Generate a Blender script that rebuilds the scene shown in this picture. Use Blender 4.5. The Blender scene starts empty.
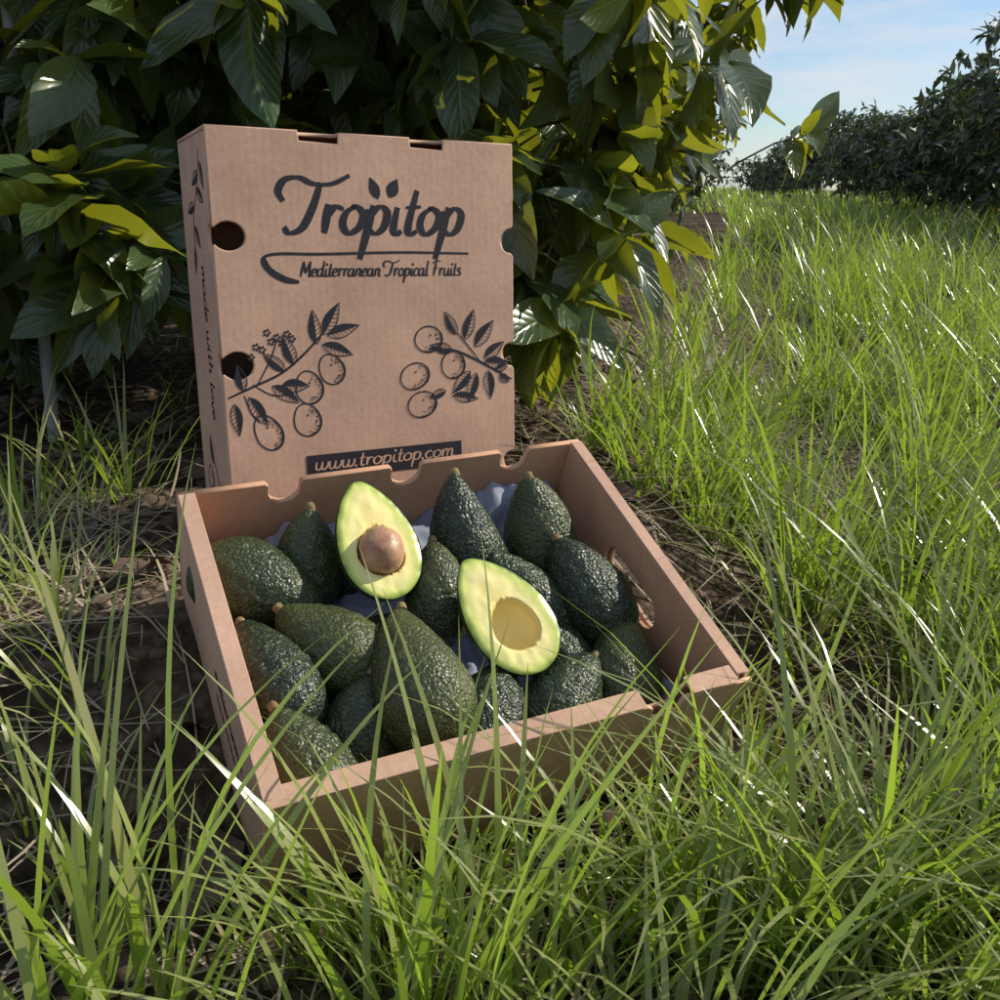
import bpy, bmesh, numpy as np, math, random
from mathutils import Vector, Matrix
rng=np.random.default_rng(7); random.seed(7)
S=bpy.context.scene; col=S.collection

# ---------------------------------------------------------------- helpers
def rotv(r):
    a=np.linalg.norm(r)+1e-12;k=np.array(r)/a;K=np.array([[0,-k[2],k[1]],[k[2],0,-k[0]],[-k[1],k[0],0]])
    return np.eye(3)+math.sin(a)*K+(1-math.cos(a))*K@K
BM=rotv([.4345,.0922,.4449]); BT=np.array([-.036,.7471,.2837])
LM=rotv([-.0895,.0114,.5166]); LT=np.array([-.1341,1.062,.6526])
def mat4(R,t):
    m=Matrix.Identity(4)
    for i in range(3):
        for j in range(3): m[i][j]=float(R[i][j])
        m[i][3]=float(t[i])
    return m
def mesh_np(name,v,f,mats,attrs=None,smooth=True,parent=None):
    v=np.asarray(v,np.float32).reshape(-1,3); f=np.asarray(f,np.int32); k=f.shape[1]
    me=bpy.data.meshes.new(name); me.vertices.add(len(v)); me.vertices.foreach_set('co',v.ravel())
    me.loops.add(f.size); me.loops.foreach_set('vertex_index',f.ravel())
    me.polygons.add(len(f)); me.polygons.foreach_set('loop_start',np.arange(0,f.size,k,dtype=np.int32))
    try: me.polygons.foreach_set('loop_total',np.full(len(f),k,np.int32))
    except Exception: pass
    if smooth: me.polygons.foreach_set('use_smooth',np.ones(len(f),bool))
    me.materials.append(mats)
    if attrs:
        for n,a in attrs.items():
            at=me.color_attributes.new(n,'FLOAT_COLOR','POINT')
            a=np.asarray(a,np.float32); full=np.ones((len(v),4),np.float32); full[:,:a.shape[1]]=a
            at.data.foreach_set('color',full.ravel())
    me.update(calc_edges=True); me.validate()
    o=bpy.data.objects.new(name,me); col.objects.link(o)
    if parent: o.parent=parent
    return o
def empty(name,m=None):
    e=bpy.data.objects.new(name,None); col.objects.link(e)
    if m is not None: e.matrix_world=m
    return e
def ss(x,a,b):
    t=np.clip((x-a)/(b-a),0,1); return t*t*(3-2*t)
def noise2(x,y,s=1.,seed=0):
    r=np.random.default_rng(seed); o=0
    for i in range(7):
        a=r.uniform(0,6.28); k=s*(1+.45*i); o=o+np.sin((x*math.cos(a)+y*math.sin(a))*k+r.uniform(0,6.28)+1.3*np.sin((x*math.sin(a)-y*math.cos(a))*k*.6+i))/(1+.4*i)
    return o/3.2
def gz(x,y):
    x=np.asarray(x,float); y=np.asarray(y,float)
    s=-.44*x+.9*y; q=.97*(.25-x)+.23*y
    h=.095+.13*ss(s,.57,.86)*ss(q,.08,.42)
    near=np.exp(-((x+.05)**2+(y-.85)**2)/.12)
    h=h+noise2(x,y,6,1)*.012*(1-near*.8)+noise2(x,y,24,2)*.004
    h=h+.07*ss(y,2.2,5)*ss(x,.2,1.2)*(noise2(x,y,1.5,3)+.5)+.015*np.clip(y-6,0,8)*ss(x,2.5,5)
    return h
# ---------------------------------------------------------------- materials
def newmat(name):
    m=bpy.data.materials.new(name); m.use_nodes=True; nt=m.node_tree; nt.nodes.clear()
    out=nt.nodes.new('ShaderNodeOutputMaterial'); return m,nt,out
def N(nt,t,**k):
    n=nt.nodes.new(t)
    for a,b in k.items():
        if a in n.inputs.keys(): n.inputs[a].default_value=b
        else: setattr(n,a,b)
    return n
def ramp(nt,fac,stops):
    r=nt.nodes.new('ShaderNodeValToRGB'); e=r.color_ramp.elements
    while len(e)<len(stops): e.new(.5)
    for i,(p,c) in enumerate(stops): e[i].position=p; e[i].color=(*c,1)
    nt.links.new(fac,r.inputs[0]); return r.outputs[0]
def mth(nt,op,a,b=None,c=None):
    n=nt.nodes.new('ShaderNodeMath'); n.operation=op
    for i,v in enumerate((a,b,c)):
        if v is None: continue
        if isinstance(v,(int,float)): n.inputs[i].default_value=v
        else: nt.links.new(v,n.inputs[i])
    return n.outputs[0]
def mixc(nt,f,a,b,bt='MIX'):
    n=nt.nodes.new('ShaderNodeMix'); n.data_type='RGBA'; n.blend_type=bt
    for s,v in ((n.inputs[0],f),(n.inputs[6],a),(n.inputs[7],b)):
        if isinstance(v,(int,float)): s.default_value=v
        elif isinstance(v,tuple): s.default_value=(*v,1)
        else: nt.links.new(v,s)
    return n.outputs[2]
def mrange(nt,val,a,b):
    n=nt.nodes.new('ShaderNodeMapRange'); n.clamp=True; nt.links.new(val,n.inputs[0]); n.inputs[1].default_value=a; n.inputs[2].default_value=b; return n.outputs[0]
def simple(name,c1,c2,scale=20,rough=.7,bump=.2,bscale=80,spec=.3,coord='Object',dist=.002):
    m,nt,out=newmat(name); L=nt.links
    tc=N(nt,'ShaderNodeTexCoord'); n=N(nt,'ShaderNodeTexNoise',Scale=scale,Detail=4.)
    L.new(tc.outputs[coord],n.inputs['Vector'])
    c=ramp(nt,n.outputs[0],[(.3,c1),(.7,c2)])
    b=N(nt,'ShaderNodeBsdfPrincipled',Roughness=rough); b.inputs['Specular IOR Level'].default_value=spec
    L.new(c,b.inputs['Base Color'])
    n2=N(nt,'ShaderNodeTexNoise',Scale=bscale,Detail=3.); L.new(tc.outputs[coord],n2.inputs['Vector'])
    bp=N(nt,'ShaderNodeBump',Strength=bump,Distance=dist); L.new(n2.outputs[0],bp.inputs['Height']); L.new(bp.outputs[0],b.inputs['Normal'])
    L.new(b.outputs[0],out.inputs[0]); return m
def leafmat(name,d,l,back,trans,tw=.4,rough=.35,vein=True,spec=.6):
    m,nt,out=newmat(name); L=nt.links
    a=N(nt,'ShaderNodeAttribute',attribute_name='Lf'); sep=N(nt,'ShaderNodeSeparateColor'); L.new(a.outputs['Color'],sep.inputs[0])
    c=ramp(nt,sep.outputs[0],[(0,d),(.85,l),(1,back)])
    tc=ramp(nt,sep.outputs[0],[(0,tuple(x*.6 for x in trans)),(1,trans)])
    b=N(nt,'ShaderNodeBsdfPrincipled',Roughness=rough); b.inputs['Specular IOR Level'].default_value=spec
    if vein:
        ph=mth(nt,'SUBTRACT',mth(nt,'MULTIPLY',sep.outputs[2],9.),mth(nt,'MULTIPLY',sep.outputs[1],2.2))
        v=mth(nt,'POWER',mth(nt,'ABSOLUTE',mth(nt,'SINE',mth(nt,'MULTIPLY',ph,3.1416))),.35)
        mid=mth(nt,'MINIMUM',mth(nt,'MULTIPLY',sep.outputs[1],9.),1.)
        vv=mth(nt,'MULTIPLY',v,mid)
        c=mixc(nt,mth(nt,'MULTIPLY',mth(nt,'SUBTRACT',1.,vv),.6),c,tuple(min(1,x*2.2+.02) for x in l))
        bp=N(nt,'ShaderNodeBump',Strength=.5,Distance=.0015); L.new(vv,bp.inputs['Height']); L.new(bp.outputs[0],b.inputs['Normal'])
    g=N(nt,'ShaderNodeNewGeometry')
    c=mixc(nt,mth(nt,'MULTIPLY',g.outputs['Backfacing'],.5),c,tuple(back))
    L.new(c,b.inputs['Base Color'])
    t=N(nt,'ShaderNodeBsdfTranslucent'); L.new(tc,t.inputs[0])
    mx=N(nt,'ShaderNodeMixShader'); mx.inputs[0].default_value=tw
    L.new(b.outputs[0],mx.inputs[1]); L.new(t.outputs[0],mx.inputs[2]); L.new(mx.outputs[0],out.inputs[0]); return m
M_leaf=leafmat('avocado_leaf',(.012,.032,.016),(.038,.085,.022),(.08,.12,.05),(.55,.58,.03),.36,.25,True,.75)
M_leaf_far=leafmat('far_leaf',(.035,.05,.035),(.075,.10,.05),(.09,.12,.07),(.16,.20,.05),.2,.5,False,.4)  # greens lightened, with a slight distance haze painted into the leaf colour
M_grass=leafmat('grass_blade',(.045,.115,.018),(.19,.29,.045),(.46,.42,.20),(.48,.68,.06),.44,.26,False,.85)
M_straw=leafmat('straw',(.22,.165,.11),(.42,.34,.24),(.50,.42,.31),(.3,.22,.12),.12,.6,False,.3)
M_deadleaf=leafmat('dead_leaf',(.05,.032,.022),(.13,.085,.06),(.18,.13,.10),(.12,.07,.03),.1,.6,True,.3)
M_bark=simple('bark',(.04,.03,.022),(.11,.085,.065),30,.9,.8,60)
M_twig=simple('green_twig',(.07,.09,.03),(.12,.11,.05),30,.7,.3,60)
M_ink=simple('ink',(.012,.012,.018),(.024,.023,.032),200,.65,.1,300)
M_tissue=simple('tissue_paper',(.20,.23,.31),(.38,.40,.48),12,.8,.6,40)
M_stem=simple('stem_end',(.16,.11,.05),(.30,.22,.10),200,.8,.5,400)
M_post=simple('post_plastic',(.26,.26,.25),(.42,.42,.40),15,.5)
M_wire=simple('cable',(.12,.13,.15),(.2,.2,.22),3,.6)
def cardboard(name,base):
    m,nt,out=newmat(name); L=nt.links
    tc=N(nt,'ShaderNodeTexCoord')
    n=N(nt,'ShaderNodeTexNoise',Scale=9.,Detail=6.); L.new(tc.outputs['Object'],n.inputs['Vector'])
    n2=N(nt,'ShaderNodeTexNoise',Scale=160.,Detail=3.); L.new(tc.outputs['Object'],n2.inputs['Vector'])
    n3=N(nt,'ShaderNodeTexNoise',Scale=900.,Detail=1.); L.new(tc.outputs['Object'],n3.inputs['Vector'])
    c=ramp(nt,n.outputs[0],[(.3,tuple(x*.80 for x in base)),(.7,tuple(x*1.08 for x in base))])
    c=mixc(nt,.35,c,ramp(nt,n2.outputs[0],[(.35,(.78,.75,.73)),(.65,(1,1,1))]),'MULTIPLY')
    c=mixc(nt,.5,c,ramp(nt,n3.outputs[0],[(.3,(.7,.68,.66)),(.6,(1,1,1))]),'MULTIPLY')
    wv=N(nt,'ShaderNodeTexWave',Scale=38.); wv.bands_direction='X'; L.new(tc.outputs['Object'],wv.inputs['Vector'])
    h=mth(nt,'ADD',mth(nt,'MULTIPLY',wv.outputs[1],.18),mth(nt,'ADD',n2.outputs[0],mth(nt,'MULTIPLY',n.outputs[0],8.)))
    b=N(nt,'ShaderNodeBsdfPrincipled',Roughness=.72); b.inputs['Specular IOR Level'].default_value=.25
    L.new(c,b.inputs['Base Color'])
    bp=N(nt,'ShaderNodeBump',Strength=.3,Distance=.0007); L.new(h,bp.inputs['Height']); L.new(bp.outputs[0],b.inputs['Normal'])
    L.new(b.outputs[0],out.inputs[0]); return m
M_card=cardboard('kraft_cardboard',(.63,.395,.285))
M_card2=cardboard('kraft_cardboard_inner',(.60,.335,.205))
def skinmat():
    m,nt,out=newmat('avocado_skin'); L=nt.links
    tc=N(nt,'ShaderNodeTexCoord'); oi=N(nt,'ShaderNodeObjectInfo')
    w=N(nt,'ShaderNodeTexNoise',Scale=150.,Detail=2.); L.new(tc.outputs['Object'],w.inputs['Vector'])
    wv=mixc(nt,.007,tc.outputs['Object'],w.outputs['Color'],'ADD')
    v=N(nt,'ShaderNodeTexVoronoi',Scale=330.); L.new(wv,v.inputs['Vector'])
    n=N(nt,'ShaderNodeTexNoise',Scale=22.,Detail=4.); L.new(tc.outputs['Object'],n.inputs['Vector'])
    hue=mth(nt,'ADD',mth(nt,'MULTIPLY',n.outputs[0],.55),mth(nt,'MULTIPLY',oi.outputs['Random'],.45))
    c=ramp(nt,hue,[(.25,(.008,.017,.011)),(.5,(.018,.034,.014)),(.8,(.06,.068,.018))])
    sp=N(nt,'ShaderNodeTexNoise',Scale=420.,Detail=2.); L.new(tc.outputs['Object'],sp.inputs['Vector'])
    c=mixc(nt,mth(nt,'MULTIPLY',mrange(nt,sp.outputs[0],.56,.66),.45),c,(.18,.21,.07))
    tip=mrange(nt,v.outputs['Distance'],.40,.10)
    c=mixc(nt,mth(nt,'MULTIPLY',tip,.20),c,(.12,.15,.045))
    b=N(nt,'ShaderNodeBsdfPrincipled',Roughness=.37); b.inputs['Specular IOR Level'].default_value=.5
    L.new(c,b.inputs['Base Color'])
    hh=mth(nt,'SUBTRACT',mth(nt,'MULTIPLY',sp.outputs[0],.3),mth(nt,'POWER',v.outputs['Distance'],1.6))
    bp=N(nt,'ShaderNodeBump',Strength=.8,Distance=.0014); L.new(hh,bp.inputs['Height'])
    L.new(bp.outputs[0],b.inputs['Normal']); L.new(b.outputs[0],out.inputs[0]); return m
M_skin=skinmat()
def fleshmat():
    m,nt,out=newmat('avocado_flesh'); L=nt.links
    a=N(nt,'ShaderNodeAttribute',attribute_name='Fl'); tc=N(nt,'ShaderNodeTexCoord')
    sep=N(nt,'ShaderNodeSeparateColor'); L.new(a.outputs['Color'],sep.inputs[0])
    n=N(nt,'ShaderNodeTexNoise',Scale=90.,Detail=4.); L.new(tc.outputs['Object'],n.inputs['Vector'])
    d=mth(nt,'ADD',sep.outputs[0],mth(nt,'MULTIPLY',mth(nt,'SUBTRACT',n.outputs[0],.5),.16))
    c=ramp(nt,d,[(0,(.08,.16,.02)),(.07,(.34,.44,.07)),(.20,(.68,.70,.20)),(.48,(.90,.80,.34)),(1,(.92,.74,.26))])
    c=mixc(nt,sep.outputs[1],c,(.70,.44,.12))
    b=N(nt,'ShaderNodeBsdfPrincipled',Roughness=.34)
    L.new(c,b.inputs['Base Color'])
    bp=N(nt,'ShaderNodeBump',Strength=.45,Distance=.0014); L.new(n.outputs[0],bp.inputs['Height']); L.new(bp.outputs[0],b.inputs['Normal'])
    L.new(b.outputs[0],out.inputs[0]); return m
M_flesh=fleshmat()
M_seed=simple('avocado_seed',(.24,.10,.05),(.62,.36,.22),45,.42,.6,120,.5)

# ---------------------------------------------------------------- tubes
def tube_arrays(pts,rad,sides=6):
    pts=np.array(pts,float); n=len(pts); V=[];Fc=[]
    T=np.gradient(pts,axis=0); T/=np.linalg.norm(T,axis=1)[:,None]+1e-9
    up=np.array([0.1,.2,1.]) if abs(T[0][2])<.9 else np.array([1.,.1,0])
    for i in range(n):
        a=np.cross(T[i],up); a/=np.linalg.norm(a)+1e-9; b=np.cross(T[i],a)
        for k in range(sides):
            an=2*math.pi*k/sides; V.append(pts[i]+rad[i]*(a*math.cos(an)+b*math.sin(an)))
    for i in range(n-1):
        for k in range(sides):
            Fc.append((i*sides+k,i*sides+(k+1)%sides,(i+1)*sides+(k+1)%sides,(i+1)*sides+k))
    return np.array(V),np.array(Fc)
def join_tubes(name,lst,mat,parent=None,sides=6):
    V=[];Fc=[];o=0
    for p,r in lst:
        v,f=tube_arrays(p,r,sides); V.append(v);Fc.append(f+o);o+=len(v)
    return mesh_np(name,np.concatenate(V),np.concatenate(Fc),mat,parent=parent)

# ---------------------------------------------------------------- leaves
def leaf_template(rows,cols,wave=1.,seed=0):
    r=np.random.default_rng(seed); V=[];A=[]
    bend=r.uniform(.08,.45); ph=r.uniform(0,6.28); fold=r.uniform(.1,.5); side=r.uniform(-.14,.14)
    for i in range(rows):
        t=i/(rows-1); w=.5*.44*max(.012,math.sin(math.pi*min(1,t**.85)))**.8
        if i==rows-1: w=.004
        for j in range(cols):
            u=-1+2*j/(cols-1)
            z=-bend*t*t+fold*abs(u)*w+wave*.03*math.sin(ph+t*11+(2 if u>0 else 0))*abs(u)
            V.append((t,u*w+side*t*t,z)); A.append((0,abs(u),t))
    F=[(i*cols+j,i*cols+j+1,(i+1)*cols+j+1,(i+1)*cols+j) for i in range(rows-1) for j in range(cols-1)]
    return np.array(V),np.array(A),np.array(F)
def norm(a): return a/(np.linalg.norm(a,axis=-1,keepdims=True)+1e-9)
def build_leaves(name,P,Fd,Nn,Ln,mat,rows=7,cols=5,parent=None,tint=None,nt_=9,wave=1.):
    tmpl=[leaf_template(rows,cols,wave,s) for s in range(nt_)]
    n=len(P); x=norm(Fd); y=norm(np.cross(Nn,x)); z=np.cross(x,y)
    pick=rng.integers(0,nt_,n); nv=rows*cols
    tv=np.array([t[0] for t in tmpl])[pick]; A=np.array([t[1] for t in tmpl])[pick].astype(float)
    wd=rng.uniform(.75,1.2,n)[:,None]
    V=P[:,None]+Ln[:,None,None]*(x[:,None]*tv[...,0:1]+y[:,None]*(tv[...,1]*wd)[...,None]+z[:,None]*tv[...,2:3])
    A[...,0]=(rng.uniform(0,.8,n) if tint is None else tint)[:,None]
    F=(tmpl[0][2][None]+(np.arange(n)*nv)[:,None,None]).reshape(-1,4)
    return mesh_np(name,V.reshape(-1,3),F,mat,{'Lf':A.reshape(-1,3)},parent=parent)
def ell_points(c,r,n,inner=.35):
    d=norm(rng.normal(size=(n,3))); rad=rng.uniform(inner,1,n)**.5
    rad=rad*(1+.14*np.sin(d[:,0]*7+c[0]*5)*np.sin(d[:,2]*6+1)+.1*np.sin(d[:,1]*11+d[:,2]*9))
    return np.array(c)+d*rad[:,None]*np.array(r), d
def foliage(name,blobs,mat,trunk,leaf=(.11,.19),per=9,rows=7,cols=5,tw=True,parent=None,inner=.35,limb_every=9,lo=.10):
    C=[];D=[]
    for c,r,n in blobs:
        p,d=ell_points(c,r,n,inner); C.append(p);D.append(d)
    C=np.concatenate(C);D=np.concatenate(D)
    ok=C[:,2]>gz(C[:,0],C[:,1])+lo; C=C[ok];D=D[ok]
    loc=(C-LT)@LM; bad=(abs(loc[:,0])<.27)&(loc[:,1]<.26)&(loc[:,2]<.12); C=C[~bad];D=D[~bad]
    n=len(C); ax=norm(D*np.array([1,1,.5])+rng.normal(size=(n,3))*.35+np.array([0,0,-.05]))
    P=[];Fd=[];Nn=[];Ln=[];T=[]
    clt=rng.uniform(0,1,n)**1.8
    for k in range(per):
        an=k*2.4+rng.uniform(-.4,.4,n)
        a=norm(np.cross(ax,np.array([.2,.3,1.]))); b=np.cross(ax,a)
        rad=a*np.cos(an)[:,None]+b*np.sin(an)[:,None]
        f=norm(rad*.9+ax*rng.uniform(.1,.9,n)[:,None]+np.array([0,0,-1])*rng.uniform(.0,.8,n)[:,None])
        P.append(C+ax*(k/per*.07)); Fd.append(f)
        Nn.append(norm(np.array([0,0,1.])+ax*.6+rng.normal(size=(n,3))*.45)); Ln.append(rng.uniform(*leaf,n)*rng.uniform(.6,1,n))
        T.append(np.clip(clt*.75+rng.uniform(-.12,.2,n),0,1))
    o=build_leaves(name,np.concatenate(P),np.concatenate(Fd),np.concatenate(Nn),np.concatenate(Ln),mat,rows,cols,parent,np.concatenate(T))
    if tw:
        tb=[]
        base=np.array(trunk)
        for i in range(0,n):
            if i%limb_every==0:
                s=base+np.array([0,0,rng.uniform(.15,.6)]); e=C[i]; m=(s+e)/2+np.array([0,0,.12])+rng.normal(size=3)*.04
                L_=[(1-t)**2*s+2*t*(1-t)*m+t*t*e for t in np.linspace(0,1,7)]
                tb.append((L_,np.linspace(.014,.003,7)))
            else:
                e=C[i]+ax[i]*.06; s=C[i]-ax[i]*.12-np.array([0,0,.03]); tb.append(([s,C[i]-ax[i]*.02,e],[.0028,.0024,.0014]))
        join_tubes('branches',tb,M_twig,parent,5)
    return o
def trunk_obj(base,h,r,parent):
    b=np.array(base,float); tb=[]
    pts=[b+np.array([.05*math.sin(3*t),.04*math.cos(4*t),h*t]) for t in np.linspace(0,1,9)]
    pts[0]=pts[0]-np.array([0,0,.06])
    tb.append((pts,np.linspace(r,r*.4,9)))
    for k in range(7):
        an=k*2.4; s=pts[3+k%5]; e=s+np.array([math.cos(an)*h*.5,math.sin(an)*h*.4,h*.45]); m=(s+e)/2+np.array([math.cos(an)*.1,math.sin(an)*.1,-.03])
        tb.append(([(1-t)**2*s+2*t*(1-t)*m+t*t*e for t in np.linspace(0,1,7)],np.linspace(r*.5,r*.14,7)))
    join_tubes('trunk',tb,M_bark,parent,9)
def tree(name,base,blobs,mat,h,r,**k):
    e=empty(name); b=(base[0],base[1],float(gz(base[0],base[1])))
    trunk_obj(b,h,r,e); foliage('crown',blobs,mat,b,parent=e,**k); return e
tree('avocado_tree',(-.55,2.25),[((-.95,1.95,.80),(.75,.55,.55),140),((-.45,1.9,.95),(.6,.5,.45),120),((-.05,1.95,1.0),(.45,.45,.40),80),((.04,1.60,.70),(.20,.2,.27),34),((.10,1.50,.53),(.09,.12,.13),12),((-.75,1.5,.66),(.4,.22,.30),50),((-.62,1.35,.56),(.16,.1,.12),10),((-.5,2.6,.95),(1.3,.5,.7),130)],M_leaf,1.0,.06)
tree('avocado_tree',(.0,3.7),[((.16,3.3,1.1),(.50,.7,.75),130),((-.6,3.9,1.1),(1.0,.5,1.0),110)],M_leaf,1.2,.07,rows=5,cols=3,leaf=(.11,.17))
tree('avocado_tree',(.35,5.6),[((.38,5.6,1.0),(.68,1.2,.9),140)],M_leaf,1.3,.08,rows=4,cols=3,leaf=(.12,.18))
e=empty('avocado_tree_branch')
foliage('leaves',[((.76,2.5,1.07),(.06,.05,.02),3)],M_leaf,(.3,1.8,1.0),parent=e,per=6,tw=False,leaf=(.09,.13))
join_tubes('twig',[([(.2,2.1,1.3),(.45,2.3,1.27),(.65,2.4,1.16),(.76,2.5,1.07)],[.006,.005,.004,.003])],M_twig,e)
def far_row(name,pts,mat,seedn,lf=(.12,.20)):
    e=empty(name); bl=[]
    tb=[]
    for (x,y,h,w) in pts:
        z=float(gz(x,y))
        for k in range(4):
            bl.append(((x+rng.normal()*w*.35,y+rng.normal()*w*.4,z+h*rng.uniform(.4,.66)),(w*rng.uniform(.5,.8),w*.7,h*rng.uniform(.32,.42)),seedn))
        tb.append(([(x,y,z-.1),(x+.05,y,z+h*.35),(x,y+.05,z+h*.7)],[.09,.06,.03]))
    foliage('crown',bl,mat,(0,0,0),leaf=lf,per=6,rows=3,cols=3,tw=False,parent=e,inner=.2)
    join_tubes('trunks',tb,M_bark,e)
far_row('orchard_row_trees',[(4.75+.165*(y-8),y,1.85-.018*(y-8)+.22*math.sin(y*1.7),1.0) for y in (6.8,8,9.2,10.6,12,14,16.5,19.5,23,27,32,38)],M_leaf_far,85,(.13,.21))
far_row('orchard_row_trees',[(.70+.225*(y-7.5),y,1.7,.85) for y in (7.6,9.4,11.5,14,17.5,22,28)],M_leaf_far,45,(.15,.22))
far_row('orchard_row_trees',[(-2.6,4.6,2.4,1.1),(-1.2,5.4,2.4,1.1),(-3.6,5.5,2.6,1.2)],M_leaf_far,90,(.16,.26))

# ---------------------------------------------------------------- ground
def warp(n,lo,hi,c,p):
    t=np.linspace(-1,1,n); s=np.sign(t)*abs(t)**p
    return np.where(s<0,c+s*(c-lo),c+s*(hi-c))
gx=warp(340,-80,80,.1,3.6); gy=warp(340,-20,150,1.0,3.6)
X,Y=np.meshgrid(gx,gy); Z=gz(X,Y); n=340
idx=np.arange(n*n).reshape(n,n); F=np.stack([idx[:-1,:-1],idx[:-1,1:],idx[1:,1:],idx[1:,:-1]],-1).reshape(-1,4)
def groundmat():
    m,nt,out=newmat('soil_and_mulch'); L=nt.links; tc=N(nt,'ShaderNodeTexCoord')
    a=N(nt,'ShaderNodeTexNoise',Scale=3.,Detail=8.); L.new(tc.outputs['Object'],a.inputs['Vector'])
    b=N(nt,'ShaderNodeTexNoise',Scale=45.,Detail=7.); L.new(tc.outputs['Object'],b.inputs['Vector'])
    v=N(nt,'ShaderNodeTexVoronoi',Scale=70.); L.new(tc.outputs['Object'],v.inputs['Vector'])
    f=mth(nt,'ADD',mth(nt,'MULTIPLY',a.outputs[0],.45),mth(nt,'MULTIPLY',b.outputs[0],.55))
    c=ramp(nt,f,[(.35,(.03,.022,.016)),(.5,(.08,.058,.042)),(.66,(.22,.17,.12))])
    c=mixc(nt,.6,c,ramp(nt,v.outputs['Distance'],[(0,(1,1,1)),(.7,(.45,.42,.40))]),'MULTIPLY')
    p=N(nt,'ShaderNodeBsdfPrincipled',Roughness=.95); p.inputs['Specular IOR Level'].default_value=.1; L.new(c,p.inputs['Base Color'])
    bp=N(nt,'ShaderNodeBump',Strength=1.,Distance=.014); L.new(mth(nt,'SUBTRACT',b.outputs[0],mth(nt,'MULTIPLY',v.outputs['Distance'],.5)),bp.inputs['Height']); L.new(bp.outputs[0],p.inputs['Normal'])
    L.new(p.outputs[0],out.inputs[0]); return m
mesh_np('ground',np.stack([X,Y,Z],-1).reshape(-1,3),F,groundmat())

# ---------------------------------------------------------------- grass
def in_boxes(P):
    l=(P-BT)@BM; a=(abs(l[...,0])<.212)&(abs(l[...,1])<.172)&(l[...,2]>-.16)&(l[...,2]<.02)
    l=(P-LT)@LM; b=(abs(l[...,0])<.18)&(l[...,1]>-.01)&(l[...,1]<.13)&(l[...,2]<.01)
    return (a|b).any(-1)
def blades(P,az,L,W,th0,kap,tint,rows=7,face=None):
    n=len(P); s=np.linspace(0,1,rows)
    th=th0[:,None]+kap[:,None]*s[None]**1.3; th=np.minimum(th,2.3)
    ds=(L/(rows-1))[:,None]; hx=np.concatenate([np.zeros((n,1)),np.cumsum(np.sin(th[:,:-1])*ds,1)],1); hz=np.concatenate([np.zeros((n,1)),np.cumsum(np.cos(th[:,:-1])*ds,1)],1)
    aa=az[:,None]+face[:,None]*.35*s[None]
    cx=P[:,0:1]+hx*np.cos(aa); cy=P[:,1:2]+hx*np.sin(aa); cz=P[:,2:3]+hz
    cz=np.maximum(cz,gz(cx,cy)+.004)
    c=np.stack([cx,cy,cz],-1)
    tw=az[:,None]+math.pi/2+face[:,None]*(.4+.8*s[None])
    sd=np.stack([np.cos(tw),np.sin(tw),np.zeros_like(tw)],-1)
    w=W[:,None]*(.55+.45*np.minimum(1,s*4))*(1-s**2.2)**.8; w[:,-1]=.0002
    V=np.stack([c-sd*w[...,None]*.5,c+sd*w[...,None]*.5],2)
    keep=~in_boxes(c); V=V[keep]; n=len(V)
    A=np.zeros((n,rows,2,3)); A[...,0]=tint[keep][:,None,None]; A[...,1]=.5; A[...,2]=s[None,:,None]
    b=np.arange(rows-1)*2; f=np.stack([b,b+1,b+3,b+2],-1)
    F=(f[None]+(np.arange(n)*rows*2)[:,None,None]).reshape(-1,4)
    return V.reshape(-1,3),A.reshape(-1,3),F
def tufts(cen,nb,Lr,Wr,spread,rows=7,th=(.05,.7),kp=(.3,1.6),bias=None,tintr=(0,.8),szr=(.45,1.15)):
    k=len(cen); t=np.repeat(np.arange(k),nb); n=len(t)
    sz=rng.uniform(*szr,k)[t]
    az=rng.uniform(0,2*math.pi,n)
    if bias is not None:
        bx=np.cos(az)+bias[0]; by=np.sin(az)+bias[1]; az=np.arctan2(by,bx)
    r=np.abs(rng.normal(size=n))*spread
    x=cen[t,0]+np.cos(az)*r; y=cen[t,1]+np.sin(az)*r
    P=np.stack([x,y,gz(x,y)-.005],-1)
    tt=np.clip(rng.uniform(*tintr,k)[t]*.6+rng.uniform(*tintr,n)*.5,0,.85); dry=rng.random(n)<.05; tt[dry]=1
    return blades(P,az,rng.uniform(*Lr,n)*sz,rng.uniform(*Wr,n)*(.7+.3*sz),rng.uniform(*th,n),rng.uniform(*kp,n),tt,rows,face=rng.uniform(-.9,.9,n))
parts=[]
def sample(n,x0,x1,y0,y1,dens):
    p=np.stack([rng.uniform(x0,x1,n),rng.uniform(y0,y1,n)],-1); p=p[abs(p[:,0])<.64*p[:,1]+.25]; d=dens(p[:,0],p[:,1]); return p[rng.random(len(p))<d]
def dens_near(x,y):
    edge=np.interp(y,[.2,.5,.62,.75,1.0,1.3,2,3,4.5,8,14],[.04,.05,.12,.22,.18,.12,.30,.58,.98,1.9,3.2])
    d=ss(x,edge-.06,edge+.08)
    dry=np.exp(-(((x-.42)/.14)**2+((y-1.95)/.36)**2)); d=d*(1-.95*dry)
    pc=np.interp(y,[1.9,3,4.5,8],[.42,.78,1.25,2.2]); d=d*(1-.75*np.exp(-((x-pc)/(.07+.03*y))**2)*ss(y,1.9,2.6))
    return d*np.clip(.55+1.0*noise2(x,y,6,9),.05,1)
parts.append(tufts(sample(1000,-.3,1.5,.28,1.7,dens_near),22,(.13,.34),(.0025,.0066),.015,8,bias=(.3,-.35)))
parts.append(tufts(sample(2200,-.2,3.4,1.7,5.,dens_near),17,(.13,.38),(.003,.0068),.025,6,bias=(.1,-.3)))
parts.append(tufts(sample(3600,.5,9,5.,14,dens_near),12,(.18,.45),(.007,.014),.06,5))
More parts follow.
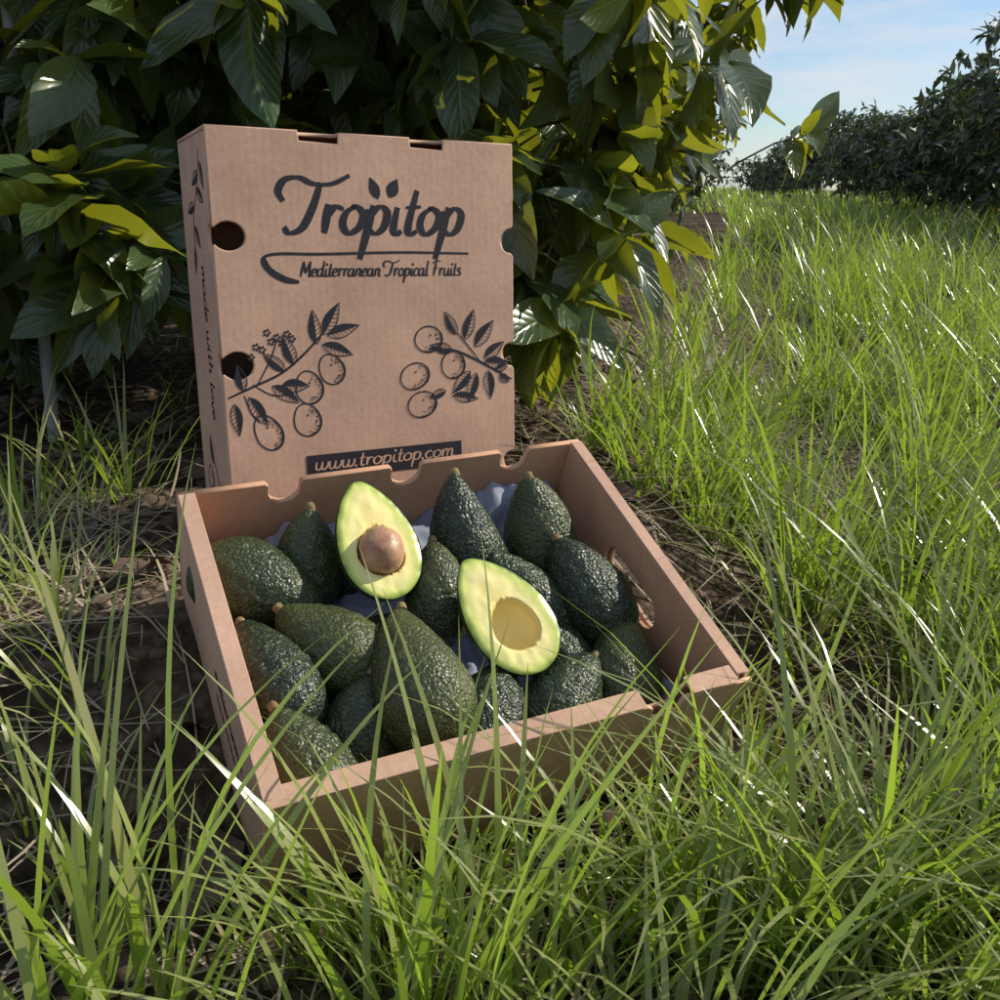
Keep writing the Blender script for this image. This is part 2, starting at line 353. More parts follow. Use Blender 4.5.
parts.append(tufts(sample(2600,1.5,16,14,40,lambda x,y:(x>.20*y-1)*1.),8,(.22,.42),(.02,.035),.12,4))
parts.append(tufts(sample(24,-.32,.04,.38,.50,lambda x,y:x*0+1.),6,(.20,.38),(.004,.0078),.02,10,th=(.02,.45),kp=(.2,1.1),tintr=(.5,1)))
parts.append(tufts(sample(40,-.06,.34,.40,.62,lambda x,y:x*0+1.),11,(.13,.28),(.0035,.0068),.018,8,th=(.05,.6),tintr=(.3,1)))
t=rng.uniform(-.05,1.05,34); d=rng.uniform(.02,.09,34)   # clumps growing against the front of the open box
parts.append(tufts(np.stack([-.17+.36*t+.44*d,.57+.175*t-.9*d],-1),13,(.08,.20),(.003,.006),.014,8,th=(.02,.5),kp=(.2,1.2),tintr=(.3,1)))
parts.append(tufts(np.array([[-.50,1.12],[-.47,1.15],[-.55,1.08],[-.40,.92],[-.46,.80],[-.35,.60],[-.6,1.35],[-.43,.86],[-.50,.88],[-.38,.75],[-.33,.68],[-.46,.70],[-.42,.60],[-.30,.56],[-.53,1.0]]),18,(.08,.21),(.0025,.0055),.022,7,th=(.02,.7),tintr=(.2,.9)))
parts.append(tufts(sample(34,-1.6,-.3,.6,2.2,lambda x,y:x*0+.6),8,(.06,.14),(.002,.004),.02,6))
def combine(ps):
    V=[];A=[];F=[];o=0
    for v,a,f in ps: V.append(v);A.append(a);F.append(f+o);o+=len(v)
    return np.concatenate(V),np.concatenate(A),np.concatenate(F)
v,a,f=combine(parts); mesh_np('grass',v,f,M_grass,{'Lf':a})
def straw(n,x0,x1,y0,y1,Lr=(.05,.2)):
    x=rng.uniform(x0,x1,n);y=rng.uniform(y0,y1,n); return blades(np.stack([x,y,gz(x,y)+.006],-1),rng.uniform(0,6.28,n),rng.uniform(*Lr,n),rng.uniform(.0012,.0034,n),rng.uniform(1.2,1.7,n),rng.uniform(-.3,.5,n),rng.uniform(0,1,n),6,face=rng.uniform(-1,1,n))
v,a,f=combine([straw(1700,-.9,.1,.3,1.1),straw(1000,-1.8,.3,1.1,2.4),straw(2500,.20,.70,1.45,2.6),straw(1500,.5,1.4,2.6,4.6,(.08,.25)),straw(900,0,1.0,.4,1.6)])
mesh_np('dry_straw',v,f,M_straw,{'Lf':a})
n=520; x=rng.uniform(-1.6,.35,n); y=rng.uniform(.35,2.4,n); P=np.stack([x,y,gz(x,y)+.012],-1); ok=~in_boxes(P[:,None]); P=P[ok]; n=len(P)
az=rng.uniform(0,6.28,n)
build_leaves('fallen_leaves',P,np.stack([np.cos(az),np.sin(az),rng.uniform(-.1,.35,n)],-1),norm(np.array([0,0,1.])+rng.normal(size=(n,3))*.35),rng.uniform(.03,.09,n),M_deadleaf,6,5,wave=3.)
V=[];F=[];o=0
bm=bmesh.new(); bmesh.ops.create_icosphere(bm,subdivisions=2,radius=1); bv=np.array([v.co[:] for v in bm.verts]); bf=np.array([[v.index for v in f.verts] for f in bm.faces]); bm.free()
for i in range(700):
    x=rng.uniform(-1.2,.5);y=rng.uniform(.3,2.2);r=rng.uniform(.003,.016)
    c=np.array([x,y,float(gz(x,y))])
    if in_boxes(c[None,None])[0]: continue
    d=bv*(1+.25*np.sin(bv[:,[1]]*5+i)*np.cos(bv[:,[0]]*4+i*2))*r*np.array([1.2,1,.7]); V.append(d+c);F.append(bf+o);o+=len(bv)
mesh_np('soil_clods',np.concatenate(V),np.concatenate(F),simple('clod',(.06,.042,.03),(.15,.11,.08),40,.95,.8,90))

# ---------------------------------------------------------------- stake / cables
e=empty('stake'); x,y=-.70,1.46; z=float(gz(x,y))
join_tubes('pole',[([(x,y,z-.05),(x+.015,y,z+.3),(x+.03,y,z+.75)],[.0095]*3)],M_post,e,12)
join_tubes('cap',[([(x+.03,y,z+.75),(x+.03,y,z+.762)],[.012,.011])],M_post,e,12)
e=empty('power_line'); tb=[]
for k in range(3):
    a=np.array([4.,24,7.2+.5*k]);b=np.array([26.,44,7.2+.7*k]); tb.append(([a+(b-a)*t-np.array([0,0,4*.6*t*(1-t)]) for t in np.linspace(0,1,14)],[.014]*14))
join_tubes('cable',tb,M_wire,e,5)

# ---------------------------------------------------------------- cardboard panels
def panel(name,outline,holes,thick,R,t,mat,parent,bev=.0006):
    cu=bpy.data.curves.new(name,'CURVE'); cu.dimensions='2D'; cu.fill_mode='BOTH'; cu.extrude=thick/2-bev; cu.bevel_depth=bev; cu.bevel_resolution=1; cu.offset=-bev
    for pl in [outline]+holes:
        sp=cu.splines.new('POLY'); sp.points.add(len(pl)-1); sp.use_cyclic_u=True
        for p,q in zip(sp.points,pl): p.co=(q[0],q[1],0,1)
    ob=bpy.data.objects.new(name,cu); col.objects.link(ob)
    dg=bpy.context.evaluated_depsgraph_get(); me=bpy.data.meshes.new_from_object(ob.evaluated_get(dg)); bpy.data.objects.remove(ob)
    me.materials.clear(); me.materials.append(mat)
    o=bpy.data.objects.new(name,me); col.objects.link(o); o.parent=parent; o.matrix_local=mat4(R,t); return o
def arc(cx,cy,rx,ry,a0,a1,n=14): return [(cx+rx*math.cos(math.radians(a0+(a1-a0)*i/n)),cy+ry*math.sin(math.radians(a0+(a1-a0)*i/n))) for i in range(n+1)]
def stadium(cx,cy,w,h): r=h/2; return arc(cx+w/2-r,cy,r,r,-90,90)+arc(cx-w/2+r,cy,r,r,90,270)
box=empty('open_cardboard_box',mat4(BM,BT))
HB=.118
Rxz=np.array([[1,0,0],[0,0,-1],[0,1,0]]).astype(float)
Ryz=np.array([[0,0,1],[1,0,0],[0,1,0]]).astype(float)
def topnotch(xs,r,dep,left,right,top=0.):
    pts=[(left,top)]
    for cx in xs:
        pts+=[(cx-r-.003,top),(cx-r,top-.003)]+arc(cx,top-dep,r,r*.95,180,360)+[(cx+r,top-.003),(cx+r+.003,top)]
    return pts+[(right,top)]
back=topnotch([-.107,.010,.125],.0145,.010,-.2,.2)+[(.2,-HB),(-.2,-HB)]
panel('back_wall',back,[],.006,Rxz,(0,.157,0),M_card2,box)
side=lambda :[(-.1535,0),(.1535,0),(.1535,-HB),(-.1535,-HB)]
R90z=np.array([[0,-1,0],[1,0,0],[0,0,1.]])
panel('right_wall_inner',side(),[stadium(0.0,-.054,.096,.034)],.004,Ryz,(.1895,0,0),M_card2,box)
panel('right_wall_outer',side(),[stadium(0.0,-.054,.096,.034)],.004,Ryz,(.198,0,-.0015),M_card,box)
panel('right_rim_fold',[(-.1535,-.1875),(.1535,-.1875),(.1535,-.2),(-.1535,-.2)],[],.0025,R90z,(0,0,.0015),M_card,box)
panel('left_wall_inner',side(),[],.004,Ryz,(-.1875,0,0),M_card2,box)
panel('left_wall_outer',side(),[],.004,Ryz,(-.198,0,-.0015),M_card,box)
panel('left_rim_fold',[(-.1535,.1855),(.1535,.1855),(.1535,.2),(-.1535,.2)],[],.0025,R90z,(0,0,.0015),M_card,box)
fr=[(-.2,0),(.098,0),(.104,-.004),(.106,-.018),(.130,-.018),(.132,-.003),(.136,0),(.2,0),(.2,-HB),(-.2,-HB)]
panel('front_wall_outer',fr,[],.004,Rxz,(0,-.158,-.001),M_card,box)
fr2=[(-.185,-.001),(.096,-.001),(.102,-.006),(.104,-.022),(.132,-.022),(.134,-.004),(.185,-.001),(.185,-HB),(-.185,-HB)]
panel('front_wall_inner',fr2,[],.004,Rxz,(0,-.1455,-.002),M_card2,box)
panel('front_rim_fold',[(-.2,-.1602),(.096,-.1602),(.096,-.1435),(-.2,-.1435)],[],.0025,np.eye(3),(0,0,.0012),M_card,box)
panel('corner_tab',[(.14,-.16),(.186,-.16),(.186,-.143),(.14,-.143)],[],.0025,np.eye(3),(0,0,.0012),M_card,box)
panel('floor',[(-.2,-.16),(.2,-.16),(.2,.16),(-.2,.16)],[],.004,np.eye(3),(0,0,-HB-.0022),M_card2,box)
n=110; u=np.linspace(-.183,.183,n); v=np.linspace(-.14,.153,n); X,Y=np.meshgrid(u,v)
Z=-.090+.016*abs(noise2(X,Y,40,5))+.012*abs(noise2(X,Y,95,6))+.05*ss(Y,.09,.15)*(.5+.5*noise2(X,Y,30,8))
idx=np.arange(n*n).reshape(n,n); F=np.stack([idx[:-1,:-1],idx[:-1,1:],idx[1:,1:],idx[1:,:-1]],-1).reshape(-1,4)
mesh_np('tissue_paper',np.stack([X,Y,Z],-1).reshape(-1,3),F,M_tissue,parent=box)

# ---------------------------------------------------------------- avocados
def prof(th,L,W,k):
    c=np.cos(th); return c*L/2, W/2*np.sin(th)**(1+.15*(c>0)*c)*(1-k*c-.05*c*c)/(1+.22*k)
def framed(o,c,d,nrm=None,roll=0):
    d=Vector(d).normalized()
    if nrm is not None: z=Vector(nrm)
    else: z=Vector((math.cos(roll),math.sin(roll),.3))
    z=(z-d*z.dot(d)).normalized(); x=d.cross(z); R=Matrix((x,d,z)).transposed()
    o.matrix_world=mat4(BM,BT)@(Matrix.Translation(Vector(c))@R.to_4x4())
def avocado(c,d,L,W,k=.25,seed=0):
    e=empty('avocado'); nu,nv=80,64
    th=np.linspace(0,math.pi,nv); y,r=prof(th,L,W,k); ph=np.linspace(0,2*math.pi,nu,endpoint=False)
    TH,PH=np.meshgrid(th,ph,indexing='ij')
    rr=r[:,None]*(1+.03*np.sin(PH+seed)+.025*np.sin(2*PH+TH*2+seed*2)+.012*np.sin(3*PH-TH*5+seed))
    x=rr*np.cos(PH)+.10*W*np.sin(TH)*np.sin(seed)*np.cos(TH*.8); z=rr*np.sin(PH)+.08*W*np.sin(TH)*np.cos(seed*2); yy=np.repeat(y[:,None],nu,1)
    bump=.0008*(np.sin(x*420+seed)*np.sin(yy*380)*np.sin(z*410+1)+np.sin(x*300+yy*260)*np.sin(z*330-yy*200))
    x=x+np.cos(PH)*bump*np.sin(TH); z=z+np.sin(PH)*bump*np.sin(TH)
    V=np.stack([x,yy,z],-1).reshape(-1,3); F=[(i*nu+j,i*nu+(j+1)%nu,(i+1)*nu+(j+1)%nu,(i+1)*nu+j) for i in range(nv-1) for j in range(nu)]
    mesh_np('skin',V,F,M_skin,parent=e)
    sv,sf=tube_arrays([(0,L/2-.003,0),(.0005,L/2+.0015,0),(.001,L/2+.0035,0),(.001,L/2+.004,0)],[.0048,.0042,.0032,.0001],10)
    mesh_np('stem_end',sv,sf,M_stem,parent=e)
    framed(e,c,d,None,seed); return e
def half_avocado(c,d,nrm,L,W,seed_in,k=.25):
    e=empty('halved_avocado'); nv=80; th=np.linspace(0,math.pi,nv); y,r=prof(th,L,W,k)
    nu=40; ph=np.linspace(math.pi,2*math.pi,nu); TH,PH=np.meshgrid(th,ph,indexing='ij')
    V=np.stack([r[:,None]*np.cos(PH),np.repeat(y[:,None],nu,1),r[:,None]*np.sin(PH)*.97],-1).reshape(-1,3)
    F=[(i*nu+j,i*nu+j+1,(i+1)*nu+j+1,(i+1)*nu+j) for i in range(nv-1) for j in range(nu-1)]
    mesh_np('skin',V,F,M_skin,parent=e)
    nc=97; u=np.linspace(-1,1,nc); yy=np.repeat(y[:,None],nc,1); xx=r[:,None]*u[None]*.975
    py=-L*.11; pr=W*.27; dd=np.sqrt(xx**2+((yy-py)/1.08)**2)*(1+.03*np.sin(3*np.arctan2(yy-py,xx)+1))
    edge=r[:,None]*(1-abs(u)[None]); ed=np.minimum(edge,np.minimum(yy-y.min(),y.max()-yy))
    z=.0012*np.sin(np.clip(ed/.006,0,1)*math.pi/2)+.0006*noise2(xx,yy,160,4)
    cav=dd<pr; z=np.where(cav,-np.sqrt(np.clip(pr**2-dd**2,0,None))*.9,z)
    A=np.zeros((nv,nc,3)); A[...,0]=np.clip(ed/(W*.42),0,1); A[...,1]=np.clip(1-abs(dd-pr)/.002,0,1)*.35+np.where(cav,.3,0)
    V=np.stack([xx,yy,z],-1).reshape(-1,3); F=[(i*nc+j,i*nc+j+1,(i+1)*nc+j+1,(i+1)*nc+j) for i in range(nv-1) for j in range(nc-1)]
    mesh_np('flesh',V,F,M_flesh,{'Fl':A.reshape(-1,3)},parent=e)
    if seed_in:
        t2=np.linspace(0,math.pi,30); p2=np.linspace(0,2*math.pi,40,endpoint=False); T,Pp=np.meshgrid(t2,p2,indexing='ij'); rr=pr*.965*(1+.02*np.sin(T*5+Pp*3))
        V=np.stack([rr*np.sin(T)*np.cos(Pp),py+rr*1.08*np.cos(T),rr*np.sin(T)*np.sin(Pp)+.003],-1).reshape(-1,3)
        F=[(i*40+j,i*40+(j+1)%40,(i+1)*40+(j+1)%40,(i+1)*40+j) for i in range(29) for j in range(40)]
        mesh_np('seed',V,F,M_seed,parent=e)
    framed(e,c,d,nrm); return e
AV=[((-.150,.078,-.052),(.7,-.5,-.05),.122,.078,.22),((-.098,.102,-.052),(.1,.35,.9),.105,.066,.3),
((-.106,-.002,-.046),(-.62,.72,.2),.110,.074,.3),((-.160,-.022,-.046),(-.22,.95,.15),.116,.066,.3),((-.150,-.108,-.050),(-.35,.85,.4),.112,.066,.25),
((-.104,-.080,-.066),(.3,.6,.6),.10,.068,.25),((-.054,-.062,-.028),(.10,.9,.10),.132,.084,.34),((-.004,.032,-.048),(.2,.7,.5),.10,.062,.22),
((.048,.080,-.036),(-.08,.55,.75),.130,.072,.36),((.002,-.098,-.064),(.5,.75,.35),.105,.07,.25),((.084,.012,-.048),(-.5,.65,.5),.114,.062,.3),
((.122,.078,-.044),(-.05,.55,.8),.118,.072,.22),((.140,-.002,-.052),(-.25,.8,.5),.122,.076,.25),((.138,-.088,-.064),(.35,.8,.3),.108,.070,.2),
((.068,-.100,-.064),(.75,.5,.3),.108,.070,.3),((-.045,.112,-.076),(.8,.2,.1),.10,.062,.2),((.095,-.045,-.078),(.3,-.8,.1),.10,.066,.2),((-.05,.01,-.085),(.8,.1,.1),.1,.06,.2)]
for i,(c,d,L_,W_,k_) in enumerate(AV): avocado(c,d,L_,W_,k_,i*1.7+.5)
half_avocado((-.048,.070,-.004),(-.08,.90,.43),(.02,-.42,.90),.112,.076,True,.22)
half_avocado((.032,-.034,-.010),(-.38,.86,.36),(-.06,-.38,.92),.114,.078,False,.22)

# ---------------------------------------------------------------- upright carton
lid=empty('upright_cardboard_box',mat4(LM,LT))
WL,DL,HL=.34,.12,.455; h=WL/2
o=[(-h,0),(-.078,0),(-.077,-.010),(-.036,-.011),(-.035,0),(.044,0),(.045,-.010),(.083,-.011),(.084,0),(h,0)]
for z in (-.105,-.233,-.361): o+=[(h,z+.0165)]+arc(h-.003,z,.0135,.0135,90,270)+[(h,z-.0165)]
o+=[(h,-HL),(-h,-HL)]
for z in (-.230,-.103): o+=[(-h,z-.009)]+arc(-.154,z,.0165,.0140,-145,145,20)+[(-h,z+.009)]
panel('front_panel',o,[],.004,Rxz,(0,.002,0),M_card,lid,.0012)
o=[(.0043,-.0045),(DL-.0045,-.0045),(DL-.0045,-HL),(.0043,-HL)]
for z in (-.230,-.103): o+=[(.0043,z-.011)]+arc(.008,z,.010,.013,-90,90,10)+[(.0043,z+.011)]
panel('left_side',o,[],.004,Ryz,(-h+.002,0,0),M_card,lid,.001)
o=[(.0043,-.0045),(DL-.0045,-.0045),(DL-.0045,-HL),(.0043,-HL)]
for z in (-.361,-.233,-.105): o+=[(.0043,z-.0135)]+arc(.008,z,.018,.0135,-90,90,10)+[(.0043,z+.0135)]
panel('right_side',o,[],.004,Ryz,(h-.002,0,0),M_card,lid,.001)
panel('top_panel',[(-h,.0043),(-.078,.0043),(-.077,.014),(-.036,.014),(-.035,.0043),(.044,.0043),(.045,.014),(.083,.014),(.084,.0043),(h,.0043),(h,DL-.0045),(-h,DL-.0045)],[],.004,np.eye(3),(0,0,-.002),M_card,lid,.001)
panel('back_panel',[(-h,0),(h,0),(h,-HL),(-h,-HL)],[],.004,Rxz,(0,DL-.002,0),M_card,lid,.001)
panel('inner_flap',[(-.10,-.012),(.12,-.012),(.12,-HL+.01),(-.10,-HL+.01)],[],.003,Rxz,(0,.045,0),M_card2,lid,.0005)

# ---------------------------------------------------------------- print
DZ=4e-7
def cr(pts,n=6):
    p=np.array(pts,float)
    if len(p)<3: return np.array([p[0]+(p[-1]-p[0])*t for t in np.linspace(0,1,5)])
    q=np.vstack([2*p[0]-p[1],p,2*p[-1]-p[-2]]); o=[]
    for i in range(1,len(q)-2):
        for t in np.linspace(0,1,n,endpoint=False):
            o.append(.5*((2*q[i])+(-q[i-1]+q[i+1])*t+(2*q[i-1]-5*q[i]+4*q[i+1]-q[i+2])*t*t+(-q[i-1]+3*q[i]-3*q[i+1]+q[i+2])*t**3))
    o.append(q[-2]); return np.array(o)
class Ink:
    def __init__(s): s.V=[];s.F=[];s.o=0;s.k=0
    def ribbon(s,pts,w,callig=True,taper=.5):
        c=cr(pts); T=np.gradient(c,axis=0); T=T/(np.linalg.norm(T,axis=1)[:,None]+1e-12); nn=np.stack([-T[:,1],T[:,0]],-1)
        t=np.linspace(0,1,len(c)); ww=np.full(len(c),w)*(1-taper+taper*np.sin(np.pi*np.clip(t,.04,.96))**.5)
        if callig: ww=ww*(.42+.58*np.abs(T[:,1]))
        a=c+nn*ww[:,None]/2;b=c-nn*ww[:,None]/2; z=s.k*DZ; s.k+=1
        s.V.append(np.stack([np.concatenate([a,b])[:,0],np.concatenate([a,b])[:,1],np.full(2*len(c),z)],-1)); n=len(c)
        s.F.append(np.array([(i,i+1,n+i+1,n+i) for i in range(n-1)])+s.o); s.o+=2*n
    def fan(s,pts):
        p=np.array(pts,float); n=len(p); c=p.mean(0); z=s.k*DZ; s.k+=1
        v=np.vstack([p,c]); s.V.append(np.column_stack([v,np.full(n+1,z)])); s.F.append(np.array([(i,(i+1)%n,n,n) for i in range(n)])+s.o); s.o+=n+1
    def disc(s,x,y,r,n=12): s.fan([(x+r*math.cos(a),y+r*math.sin(a)) for a in np.linspace(0,2*math.pi,n,endpoint=False)])
    def obj(s,name,mat,parent,R,t):
        V=np.concatenate(s.V); F=np.concatenate(s.F); quads=F[F[:,2]!=F[:,3]]; tris=F[F[:,2]==F[:,3]][:,:3]
        me=bpy.data.meshes.new(name); me.from_pydata(V.tolist(),[],quads.tolist()+tris.tolist()); me.materials.append(mat); me.update()
        o=bpy.data.objects.new(name,me); col.objects.link(o); o.parent=parent; o.matrix_local=mat4(R,t)
A_=[[(.8,.85),(.45,1),(.1,.75),(.05,.3),(.3,0),(.65,.25),(.8,.95)],[(.82,1),(.77,.25),(.92,0),(1.12,.12)]]
G={'a':(A_,1.1),'c':([[(.75,.8),(.45,1),(.1,.7),(.08,.3),(.35,0),(.8,.18)]],.85),'d':([A_[0],[(.9,1.95),(.8,.3),(.95,0),(1.15,.12)]],1.1),
'e':([[(.1,.42),(.55,.55),(.65,.88),(.4,1),(.1,.7),(.1,.25),(.4,0),(.82,.2)]],.85),'i':([[(.2,1),(.2,.2),(.38,0),(.55,.12)],'dot'],.55),
'l':([[(.28,2),(.2,.25),(.38,0),(.55,.12)]],.55),'m':([[(.15,1),(.15,0)],[(.15,.6),(.45,1),(.65,.8),(.63,0)],[(.65,.6),(.95,1),(1.15,.8),(1.13,.2),(1.28,0),(1.45,.12)]],1.45),
'n':([[(.15,1),(.15,0)],[(.15,.6),(.5,1),(.75,.8),(.73,.2),(.88,0),(1.05,.12)]],1.05),'o':([[(.45,1),(.12,.75),(.08,.3),(.38,0),(.75,.25),(.8,.7),(.45,1),(.3,.92)],[(.6,.95),(.8,.8),(1.0,.85)]],.92),
'p':([[(.22,1.05),(.17,.2),(.08,-.95)],[(.15,.55),(.45,1),(.82,.8),(.8,.25),(.5,0),(.18,.2)]],1.0),'r':([[(.15,1.05),(.2,0)],[(.18,.55),(.42,.95),(.78,.88)]],.78),
's':([[(.7,.85),(.4,1),(.15,.75),(.6,.35),(.45,0),(.05,.1)]],.8),'t':([[(.32,1.65),(.24,.3),(.4,0),(.65,.12)],[(0,1.0),(.62,1.04)]],.66),
'u':([[(.15,1),(.13,.25),(.38,0),(.75,.3),(.82,1)],[(.82,1),(.78,.2),(.92,0),(1.1,.12)]],1.08),'w':([[(.1,1),(.13,.2),(.38,0),(.62,.3),(.66,1)],[(.66,1),(.68,.2),(.92,0),(1.2,.4),(1.22,1)]],1.3),
'h':([[(.25,1.95),(.15,0)],[(.15,.6),(.5,1),(.75,.75),(.73,.2),(.88,0),(1.05,.12)]],1.05),'v':([[(.1,1),(.38,0),(.5,0),(.85,1)]],.9),'.':(['pt'],.4),' ':([],.6),
'T':([[(1.15,1.8),(1.05,1.0),(.8,.2),(.35,-.02),(.1,.2)],[(-.1,1.1),(-.35,1.45),(-.2,1.85),(.3,1.95),(.9,1.75),(1.6,1.78),(2.2,2.1)]],1.45),
'M':([[(.1,0),(.35,1.9)],[(.35,1.9),(.78,.4)],[(.78,.4),(1.35,1.9)],[(1.35,1.9),(1.38,.15),(1.6,.1)]],1.65),'F':([[(.5,1.9),(.3,0)],[(-.1,1.65),(.5,1.95),(1.25,1.9)],[(.1,1),(.95,1.05)]],1.15)}
def text(ink,s,x0,y0,width,xh,w,slant=.22,dots=True):
    tot=sum(G[c][1] for c in s); k=width/tot; x=0
    for ch in s:
        for st in G[ch][0]:
            if st=='dot':
                if dots: ink.disc(x0+(x+.25)*k+1.5*xh*slant,y0+1.5*xh,w*.55)
                continue
            if st=='pt': ink.disc(x0+(x+.15)*k,y0+.06*xh,w*.55); continue
            ink.ribbon([(x0+(x+px)*k+py*xh*slant,y0+py*xh) for px,py in st],w)
        x+=G[ch][1]
ink=Ink()
text(ink,'Tropitop',-.102,-.099,.205,.0275,.0092,.26,dots=False)
def leafink(ink,x,y,ang,L,W,hatch=6,fill=False):
    ca,sa=math.cos(ang),math.sin(ang); tr=lambda a,b:(x+a*ca-b*sa,y+a*sa+b*ca)
    up=[(t*L,W*math.sin(math.pi*t**.8)) for t in np.linspace(0,1,9)]; dn=[(a,-b) for a,b in up]
    if fill: ink.fan([tr(*p) for p in up]+[tr(*p) for p in dn[::-1][1:-1]]); return
    ink.fan([tr(*p) for p in up]+[tr(a,-b*.12) for a,b in up[::-1][1:-1]])
    ink.ribbon([tr(*p) for p in dn],.0011,False,.2)
    for i in range(hatch):
        t=.15+.7*i/hatch; a=t*L; b=W*math.sin(math.pi*(t+.1)**.8)
        ink.ribbon([tr(a,0),tr(a+.1*L,-b*.9)],.0007,False,.2)
leafink(ink,.006,-.064,math.radians(112),.024,.006,fill=True); leafink(ink,.018,-.062,math.radians(62),.022,.007,fill=True)
ink.ribbon([(.112,-.119),(.03,-.118),(-.06,-.120),(-.108,-.120),(-.122,-.126),(-.114,-.139),(-.088,-.147)],.0030,False,.3)
ink.ribbon([(-.120,-.124),(-.115,-.136),(-.100,-.145),(-.085,-.148)],.0070,False,.8)
text(ink,'Mediterranean Tropical Fruits',-.084,-.1425,.186,.0080,.0026,.18)
def fruit(ink,x,y,rx,ry,ang=0,seed=0,pear=.22):
    r=np.random.default_rng(seed); ca,sa=math.cos(ang),math.sin(ang)
    def P(a,q=1.):
        f=q*(1+pear*max(0,math.sin(a))**3); return (x+rx*math.cos(a)*f*(1-.3*pear*max(0,math.sin(a)))*ca-ry*math.sin(a)*f*sa,y+rx*math.cos(a)*f*sa+ry*math.sin(a)*f*ca)
    ink.ribbon([P(a) for a in np.linspace(0,2*math.pi,19)],.0015,False,.0)
    ink.ribbon([P(a,.93) for a in np.linspace(-1.9,.6,9)],.0013,False,.8)
    for i in range(70):
        a=r.uniform(-2.0,1.1); q=r.uniform(.35,1)**.5*.92; ink.disc(*P(a,q),r.uniform(.0003,.0008),5)
    ink.disc(*P(1.2,.35),.0012,8)
ink.ribbon([(-.166,-.262),(-.140,-.252),(-.110,-.240),(-.085,-.222),(-.062,-.200)],.0026,False,.4)
ink.ribbon([(-.135,-.250),(-.120,-.225),(-.112,-.205)],.0016,False,.4); ink.ribbon([(-.14,-.25),(-.12,-.262),(-.10,-.262)],.0014,False,.4); ink.ribbon([(-.15,-.26),(-.143,-.28),(-.135,-.290)],.0014,False,.4)
fruit(ink,-.054,-.240,.014,.015,.5,1); fruit(ink,-.080,-.258,.015,.016,.3,2); fruit(ink,-.084,-.292,.015,.016,.3,3); fruit(ink,-.126,-.302,.014,.018,.5,4)
for x,y,a,L_,W_ in [(-.07,-.212,95,.036,.007),(-.062,-.202,60,.038,.0075),(-.058,-.203,15,.038,.007),(-.064,-.212,-20,.036,.007),(-.095,-.232,110,.034,.007),(-.105,-.238,140,.030,.006),(-.12,-.252,-35,.034,.007),(-.11,-.252,-5,.03,.007),(-.145,-.262,-60,.036,.007),(-.15,-.256,100,.028,.006),(-.16,-.268,-85,.034,.006)]:
    leafink(ink,x,y,math.radians(a),L_,W_)
for x,y in [(-.112,-.203),(-.118,-.207),(-.107,-.209),(-.122,-.198),(-.128,-.215),(-.134,-.212),(-.101,-.200),(-.14,-.222),(-.096,-.205)]:
    for k in range(5): ink.disc(x+.0028*math.cos(k*1.256),y+.0028*math.sin(k*1.256),.0015,7)
ink.ribbon([(.166,-.262),(.14,-.248),(.115,-.235),(.090,-.225),(.06,-.222)],.0026,False,.4); ink.ribbon([(.125,-.24),(.11,-.222),(.095,-.205)],.0016,False,.4)
fruit(ink,.060,-.212,.017,.014,0,5,.05); fruit(ink,.090,-.242,.015,.015,.2,6,.05); fruit(ink,.042,-.252,.018,.014,.3,7,.05); fruit(ink,.050,-.284,.018,.014,.2,8,.05)
for x,y,a,L_,W_ in [(.095,-.208,120,.03,.006),(.105,-.214,70,.036,.007),(.118,-.222,50,.038,.008),(.13,-.236,35,.032,.007),(.13,-.24,-5,.032,.007),(.09,-.226,165,.030,.006),(.112,-.250,225,.034,.007),(.12,-.252,250,.036,.007),(.135,-.25,275,.034,.007),(.15,-.256,-35,.016,.005),(.145,-.25,20,.018,.005),(.088,-.276,-10,.034,.006),(.08,-.27,-160,.022,.005)]:
    leafink(ink,x,y,math.radians(a),L_,W_)
ink.fan([(-.088,-.329),(.098,-.329),(.098,-.356),(-.088,-.356)])
RF=Rxz; ink.obj('front_print',M_ink,lid,RF,(0,-.00025,0))
ink2=Ink(); text(ink2,'www.tropitop.com',-.080,-.3455,.168,.0085,.0026,.2); ink2.obj('banner_text',M_card,lid,RF,(0,-.0009,0))
RS=np.array([[0,0,-1],[-1,0,0],[0,1,0]]).astype(float)
def rot_into(dst,src,ox,oy):
    for v in src.V:
        w=v.copy(); w[:,0]=ox+v[:,1]; w[:,1]=oy-v[:,0]; w[:,2]=v[:,2]+dst.k*DZ; dst.V.append(w)
    dst.F+=[f+dst.o for f in src.F]; dst.o+=src.o; dst.k+=src.k
ink=Ink(); tmp=Ink(); text(tmp,'made with love',0,0,.16,.0095,.0032,.1); rot_into(ink,tmp,-.055,-.13)
ink.ribbon([(-.03,-.02),(-.045,-.05),(-.07,-.08),(-.075,-.11)],.002,False,.3)
for x,y,a in [(-.04,-.04,200),(-.05,-.055,-30),(-.065,-.07,190),(-.07,-.09,-50),(-.03,-.03,-70),(-.075,-.11,-100)]: leafink(ink,x,y,math.radians(a),.03,.006)
ink.ribbon([(-.04,-.44),(-.06,-.40),(-.05,-.36),(-.08,-.32)],.002,False,.3)
for x,y,a in [(-.06,-.40,150),(-.05,-.37,20),(-.07,-.34,100),(-.05,-.42,30)]: leafink(ink,x,y,math.radians(a),.032,.007)
fruit(ink,-.04,-.40,.012,.013,0,11); fruit(ink,-.085,-.36,.012,.013,0,12)
ink.obj('side_print',M_ink,lid,RS,(-WL/2-.00025,0,0))
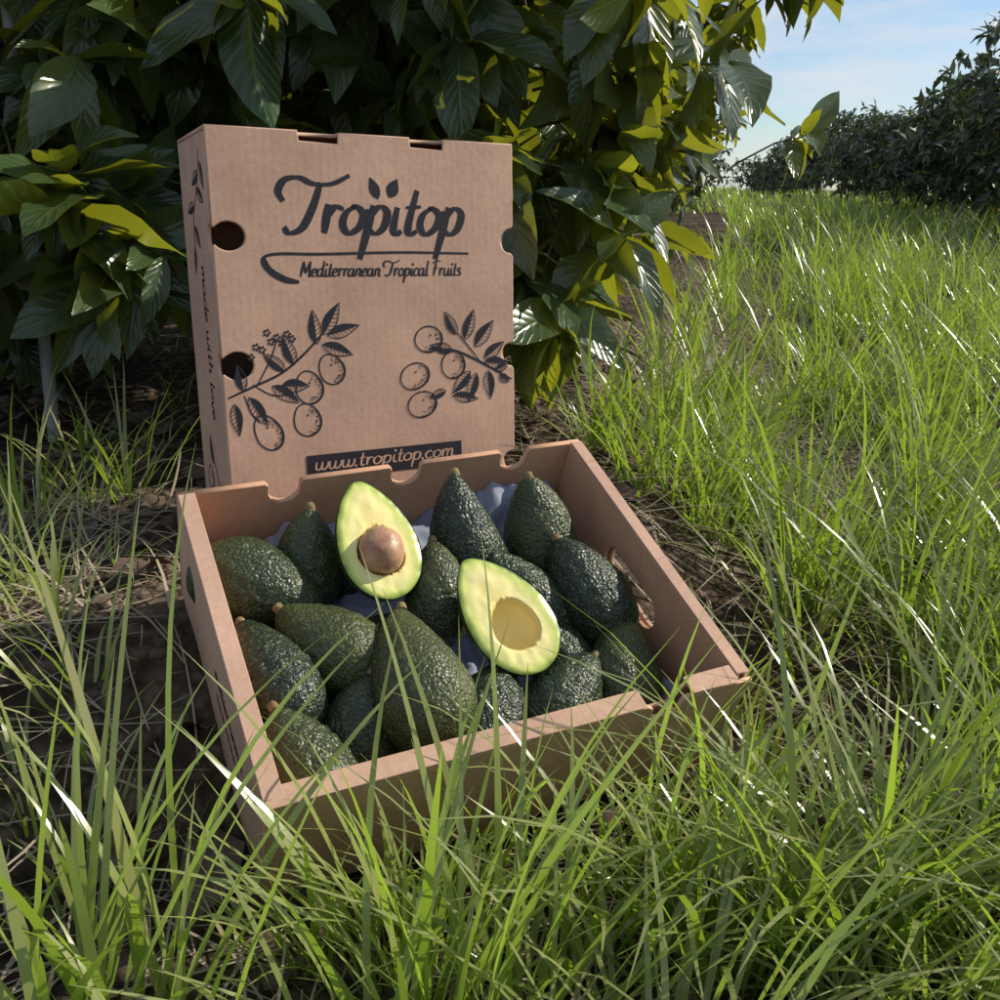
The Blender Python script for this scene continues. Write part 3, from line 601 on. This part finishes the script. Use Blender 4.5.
ink=Ink(); text(ink,'mediterranean',.0,-.055,.095,.008,.0028,.1)
for k in range(26): ink.ribbon([(.005+k*.0032,-.068),(.005+k*.0032,-.078)],.0006+.0012*((k*7)%3)/2,False,0)
ink.obj('side_print',M_ink,box,RS,(-.20025,0,0))

# ---------------------------------------------------------------- light, world, camera
sd=Vector((.80,.25,.54)).normalized()
sun=bpy.data.lights.new('sun','SUN'); sun.energy=5.0; sun.angle=math.radians(.55); sun.color=(1,.93,.78)
so=bpy.data.objects.new('sun',sun); col.objects.link(so); so.rotation_euler=sd.to_track_quat('Z','Y').to_euler()
w=bpy.data.worlds.new('World'); S.world=w; w.use_nodes=True; nt=w.node_tree; nt.nodes.clear(); L=nt.links
sky=N(nt,'ShaderNodeTexSky'); sky.sky_type='NISHITA'; sky.sun_disc=False; sky.sun_elevation=math.asin(sd.z); sky.sun_rotation=math.atan2(sd.x,sd.y); sky.dust_density=.4; sky.ozone_density=2.
tc=N(nt,'ShaderNodeTexCoord'); mp=N(nt,'ShaderNodeMapping'); mp.inputs['Scale'].default_value=(1.2,1.2,5.5); L.new(tc.outputs['Generated'],mp.inputs[0])
cn=N(nt,'ShaderNodeTexNoise',Scale=4.4,Detail=8.,Roughness=.6); L.new(mp.outputs[0],cn.inputs['Vector'])
cf=ramp(nt,cn.outputs[0],[(.38,(0,0,0)),(.62,(.8,.8,.8))])
skc=mixc(nt,1.,sky.outputs[0],(.84,.94,1.04),'MULTIPLY')
cc=mixc(nt,cf,skc,(6.2,6.5,7.1))
bg=N(nt,'ShaderNodeBackground',Strength=.12); L.new(cc,bg.inputs[0]); wo=N(nt,'ShaderNodeOutputWorld'); L.new(bg.outputs[0],wo.inputs[0])
cam=bpy.data.cameras.new('camera'); cam.sensor_width=36; cam.lens=960/1000*36; cam.clip_start=.02; cam.clip_end=500
co=bpy.data.objects.new('camera',cam); col.objects.link(co); co.location=(0,0,.6); co.rotation_euler=(math.radians(72),0,0); S.camera=co
S.view_settings.view_transform='Standard'; S.view_settings.look='None'; S.view_settings.exposure=0
